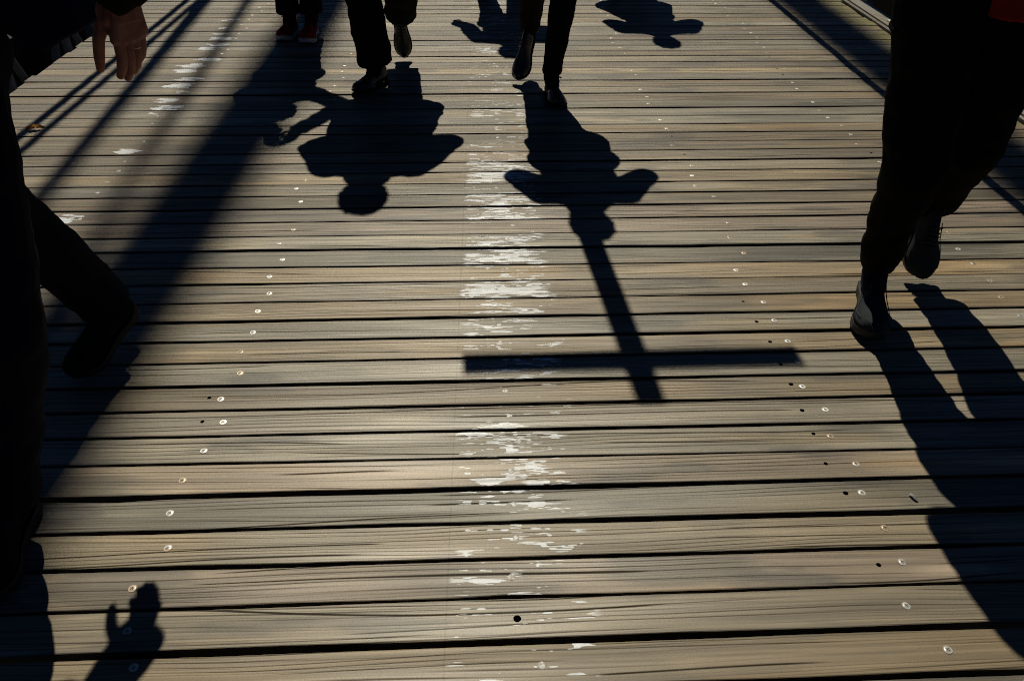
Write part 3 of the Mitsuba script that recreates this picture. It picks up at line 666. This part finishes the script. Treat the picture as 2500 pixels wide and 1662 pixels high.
# the person left of the middle in wide trousers and a long coat
B = joints((-.53, 4.20, .96), (-.540, 4.15, 1.345), (-.55, 4.10, 1.615), sh=.175,
           kn_m=(-.60, 4.06, .52), an_m=(-.565, 4.10, .10), shoe_m=((-.525, 4.17, .004), (-.650, 3.93, .004)),
           kn_p=(-.43, 4.34, .46), an_p=(-.472, 4.60, .22), shoe_p=((-.478, 4.59, .262), (-.468, 4.53, .010)),
           el_p=(-.215, 4.18, 1.03), wr_p=(-.30, 4.02, .84), el_m=(-.790, 4.18, 1.12), wr_m=(-.745, 4.02, .84),
           trouser=(.105, .092, .086), flare=.004, hem=.56, skirt=.030, skirt_off=(.03, .02, 0), head_scale=1.16, collar=.092, bulk=1.50, jfold=.016, sleeve=.070, hem_m=.95, hem_p=.88, fold=.012)
B['shoe_p'] = ((-.472, 4.60, .285), (-.468, 4.545, .012))
person('person in wide black trousers and long coat, back foot on its toe, left of middle', B, dict(trousers='black_wool', jacket='charcoal_wool', shoe='dress', hair='grey_hair', sock='black_wool'), 2)

# the person in red sneakers, standing behind on the left
C = joints((-1.10, 5.02, .93), (-1.09, 5.02, 1.33), (-1.06, 5.00, 1.60), sh=.17,
           kn_m=(-1.185, 4.98, .49), an_m=(-1.185, 5.02, .10), shoe_m=((-1.175, 5.09, .004), (-1.205, 4.845, .004)),
           kn_p=(-1.03, 4.99, .49), an_p=(-1.050, 5.02, .10), shoe_p=((-1.055, 5.08, .004), (-1.065, 4.790, .004)),
           el_p=(-.765, 4.98, 1.46), wr_p=(-.935, 4.90, 1.78), el_m=(-1.27, 4.98, 1.30), wr_m=(-1.04, 4.88, 1.80), hand_m=dict(d=(.15, 0, 1), back=(-.8, .4, 0), thumb=(.3, 1, 0), curl=(20, 30, 20)),
           hand_p=dict(d=(-.2, 0, 1), back=(.8, .4, 0), thumb=(-.3, 1, 0), curl=(20, 30, 20)),
           sleeve=.058, jfold=.018, trouser=(.09, .068, .062), flare=.010, hem=.80, hem_m=.90, hem_p=.90)
person('person in navy jeans standing in dark red sneakers with off-white soles', C, dict(trousers='navy_denim', jacket='navy_canvas', shoe='canvas', hair='brown_hair', sock='navy_sock'), 3)

# two people whose shades reach into the picture from just beyond its upper edge
D = joints((.10, 6.07, .96), (.095, 6.05, 1.38), (.085, 6.02, 1.65), sh=.19,
           kn_m=(.02, 6.00, .50), an_m=(.00, 6.10, .10), shoe_m=((.01, 6.17, .004), (-.02, 5.92, .004)),
           kn_p=(.20, 6.05, .50), an_p=(.22, 6.25, .14), shoe_p=((.22, 6.30, .06), (.22, 6.08, .006)),
           el_m=(-.16, 6.10, 1.08), wr_m=(-.21, 5.98, .84), el_p=(.36, 6.05, 1.10), wr_p=(.34, 5.90, .88), hem=.78, hood=1, bulk=1.05)
person('person just beyond the upper edge behind the cross bearer, shade falling across the white line', D, dict(trousers='navy_denim', jacket='brown_black', shoe='walk', hair='dark_hair'), 4)
D2 = joints((1.04, 6.27, .95), (1.04, 6.24, 1.36), (1.035, 6.20, 1.63), sh=.20,
            kn_m=(.95, 6.20, .50), an_m=(.96, 6.22, .10), shoe_m=((.965, 6.28, .004), (.97, 6.015, .004)),
            kn_p=(1.13, 6.28, .50), an_p=(1.15, 6.36, .12), shoe_p=((1.15, 6.43, .03), (1.16, 6.17, .004)),
            el_m=(.78, 6.26, 1.14), wr_m=(.86, 6.08, .98), el_p=(1.32, 6.25, 1.12), wr_p=(1.24, 6.08, .94), hem=.62, skirt=.10, skirt_off=(-.03, 0, 0), bulk=1.05, sleeve=.062)
person('person in flared dark coat at the upper edge, right of the cross bearer', D2, dict(trousers='black_wool', jacket='charcoal_wool', shoe='dress', hair='dark_hair'), 5)

# the nearest person on the left, cut by the picture's edge, with a bare hand hanging
E_ = joints((-1.045, 1.42, .93), (-1.06, 1.46, 1.38), (-1.06, 1.40, 1.66), sh=.185,
            kn_p=(-.905, 1.20, .50), an_p=(-1.035, 1.16, .09), shoe_p=((-1.035, 1.245, .004), (-1.015, .955, .004)),
            kn_m=(-1.115, 1.67, .50), an_m=(-1.060, 1.84, .155), shoe_m=((-1.020, 1.915, .090), (-1.105, 1.668, .006)),
            el_p=(-.775, 1.62, 1.17), wr_p=(-.724, 1.682, .998), el_m=(-1.22, 1.40, 1.12), wr_m=(-1.22, 1.16, .98),
            hand_p=dict(d=(-.02, -.04, -1), back=(.88, -.47, 0), thumb=(-.47, -.88, 0), curl=(4, 13, 16), fine=True, size=.190, thumb_open=8, thumb_curl=3, thumb_in=.022, thumb_len=1.12, spread=0, even=True),
            trouser=(.098, .080, .068), flare=.006, hem=.86, hem_p=.92, hem_m=1.0, cuff=1.16, cuff_w=.92, sleeve=.052, bulk=.96, fold=.010)
ek = person('person in navy jeans striding at the left edge, bare hand hanging down', E_, dict(trousers='navy_denim', jacket='olive_black', shoe='walk', hair='dark_hair'), 6)
RING_C, _rd = HAND_RING[-2]
RING_A = unit(np.cross(_rd, (0, 0, 1))); RING_B = np.cross(_rd, RING_A)
bag = thing('shoulder_bag', 'navy canvas bag hanging behind the hip of the person at the left edge', 'bag')
bag_pts = [(-.797, .927), (-.718, .960), (-.738, 1.02), (-.795, 1.15), (-.90, 1.13), (-.865, .972)]
bag_mesh = soft(hull(*[(V(x * .99 - .028, y, z + .014), .010) for x, z in bag_pts for y in (1.50, 1.565)]), .012, 3)
part(bag, 'bag_body', folds(bag_mesh, .005, (16, 16, 16), 4), 'navy_canvas', smooth=50)
part(bag, 'flap', soft(hull(*[(V(x, 1.486, z), .004) for x, z in ((-.845, 1.0), (-.75, 1.01), (-.80, 1.13), (-.88, 1.12))]), .014, 1), 'navy_canvas', smooth=50)
part(bag, 'strap', tube([V(-.80, 1.53, 1.15), V(-.84, 1.55, 1.30), V(-.98, 1.56, 1.46), V(-1.14, 1.50, 1.485), V(-1.12, 1.34, 1.44), V(-1.00, 1.28, 1.30), V(-.86, 1.36, 1.20), V(-.81, 1.50, 1.15)], .012, 8), 'navy_canvas', smooth=50)
part(bag, 'strap', tube([V(-.86, 1.64, 1.16), V(-.93, 1.63, 1.32), V(-1.05, 1.58, 1.46), V(-1.14, 1.50, 1.485), V(-1.12, 1.34, 1.44), V(-1.00, 1.28, 1.30), V(-.86, 1.36, 1.20), V(-.84, 1.55, 1.16)], .012, 8), 'navy_canvas', smooth=50)
rg = thing('finger_ring', 'thin gold ring on the hanging hand at the left edge', 'ring')
a_ = np.linspace(0, 2 * np.pi, 25)
scene[rg] = mikit.ply(tube(RING_C + .0108 * (np.cos(a_)[:, None] * RING_A + np.sin(a_)[:, None] * RING_B), .0013, 8), 'gold', smooth=True)
# the nearest person on the right, cut by the picture's edge
F_ = joints((1.215, 2.02, .94), (1.20, 1.98, 1.38), (1.19, 1.92, 1.66), sh=.20,
            kn_m=(1.145, 1.93, .50), an_m=(1.205, 2.055, .105), shoe_m=((1.238, 2.135, .004), (1.125, 1.812, .004)),
            kn_p=(1.385, 2.10, .50), an_p=(1.420, 2.265, .21), trouser_p=(.118, .088, .074), shoe_p=((1.425, 2.275, .250), (1.408, 2.170, .014)),
            el_m=(.99, 2.04, 1.14), wr_m=(1.085, 1.96, 1.03), el_p=(1.44, 2.06, 1.12), wr_p=(1.36, 1.97, 1.03),
            hand_m=dict(d=(.5, .1, -1), back=(-1, -.3, 0), thumb=(.3, -1, 0), curl=(60, 60, 35)), hand_p=dict(d=(-.5, .1, -1), back=(1, -.3, 0), thumb=(-.3, -1, 0), curl=(60, 60, 35)),
            trouser=(.112, .080, .052), flare=.0, hem=.835, hem_m=.92, hem_p=.84, bulk=1.02, skirt=.03, fold=.011, calf_p=(.02, .03, -.03))
fk = person('person in black trousers and grey running shoes striding at the right edge, red hem showing', F_, dict(trousers='brown_black', jacket='black_wool', shoe='run', hair='dark_hair', sock='navy_sock'), 9)
red = soft(hull((V(1.295, 1.885, .90), (.125, .035, .03)), (V(1.29, 1.905, .985), (.115, .04, .03))).trim_by_plane((.12, 0, 1), .885 + .12 * 1.25), .010, 3)
part(fk, 'shirt_hem', folds(red, .009, (26, 26, 12), 5), 'red_fleece', smooth=60, label='dark red fleece hem showing below the coat')

# ------------------------------------------------------------------ small things
lf = thing('fallen_leaf', 'curled orange-brown dry leaf lying on the boards at the left edge of the walkway', 'leaf')
s_ = np.linspace(0, 1, 13); w_ = .018 * np.sin(np.pi * s_ ** .8) + .0008
lv = []
for i in range(13):
    for q in (-1, -.5, 0, .5, 1):
        lv.append((-2.075 + s_[i] * .075, 3.475 + q * w_[i] + .004 * math.sin(i * 1.7) * q + .015 * s_[i], .005 + .012 * abs(q) ** 1.5 + .006 * math.sin(3 * s_[i]) + .002 * math.sin(i * 2.1)))
lfc = [(i * 5 + j, i * 5 + j + 1, i * 5 + j + 6, i * 5 + j + 5) for i in range(12) for j in range(4)]
leaf_blade = trimesh.Trimesh(np.array(lv), np.array([t for a, b, c, d in lfc for t in ((a, b, c), (a, c, d))]), process=False)
part(lf, 'blade', leaf_blade, 'dry_leaf', smooth=True)
part(lf, 'stem', tube([(-2.076, 3.475, .006), (-2.095, 3.470, .008), (-2.108, 3.462, .012)], .0012, 6), 'dry_leaf')
sc = thing('scrap', 'small grey scrap on a board beside the shade of the person at the right edge', 'litter')
sv = np.array([(.973, 1.236, .004), (.984, 1.238, .007), (.990, 1.226, .010), (1.000, 1.212, .006), (.994, 1.206, .004), (.984, 1.212, .008), (.976, 1.224, .009)])
sv = V(.986, 1.222, .002) + (sv - V(.986, 1.222, .002)) * V(.55, .75, .6)
scene[sc] = mikit.ply(trimesh.Trimesh(np.vstack([sv, sv.mean(0)[None] + V(0, 0, .004)]), [(i, (i + 1) % 7, 7) for i in range(7)], process=False), 'grey_scrap')
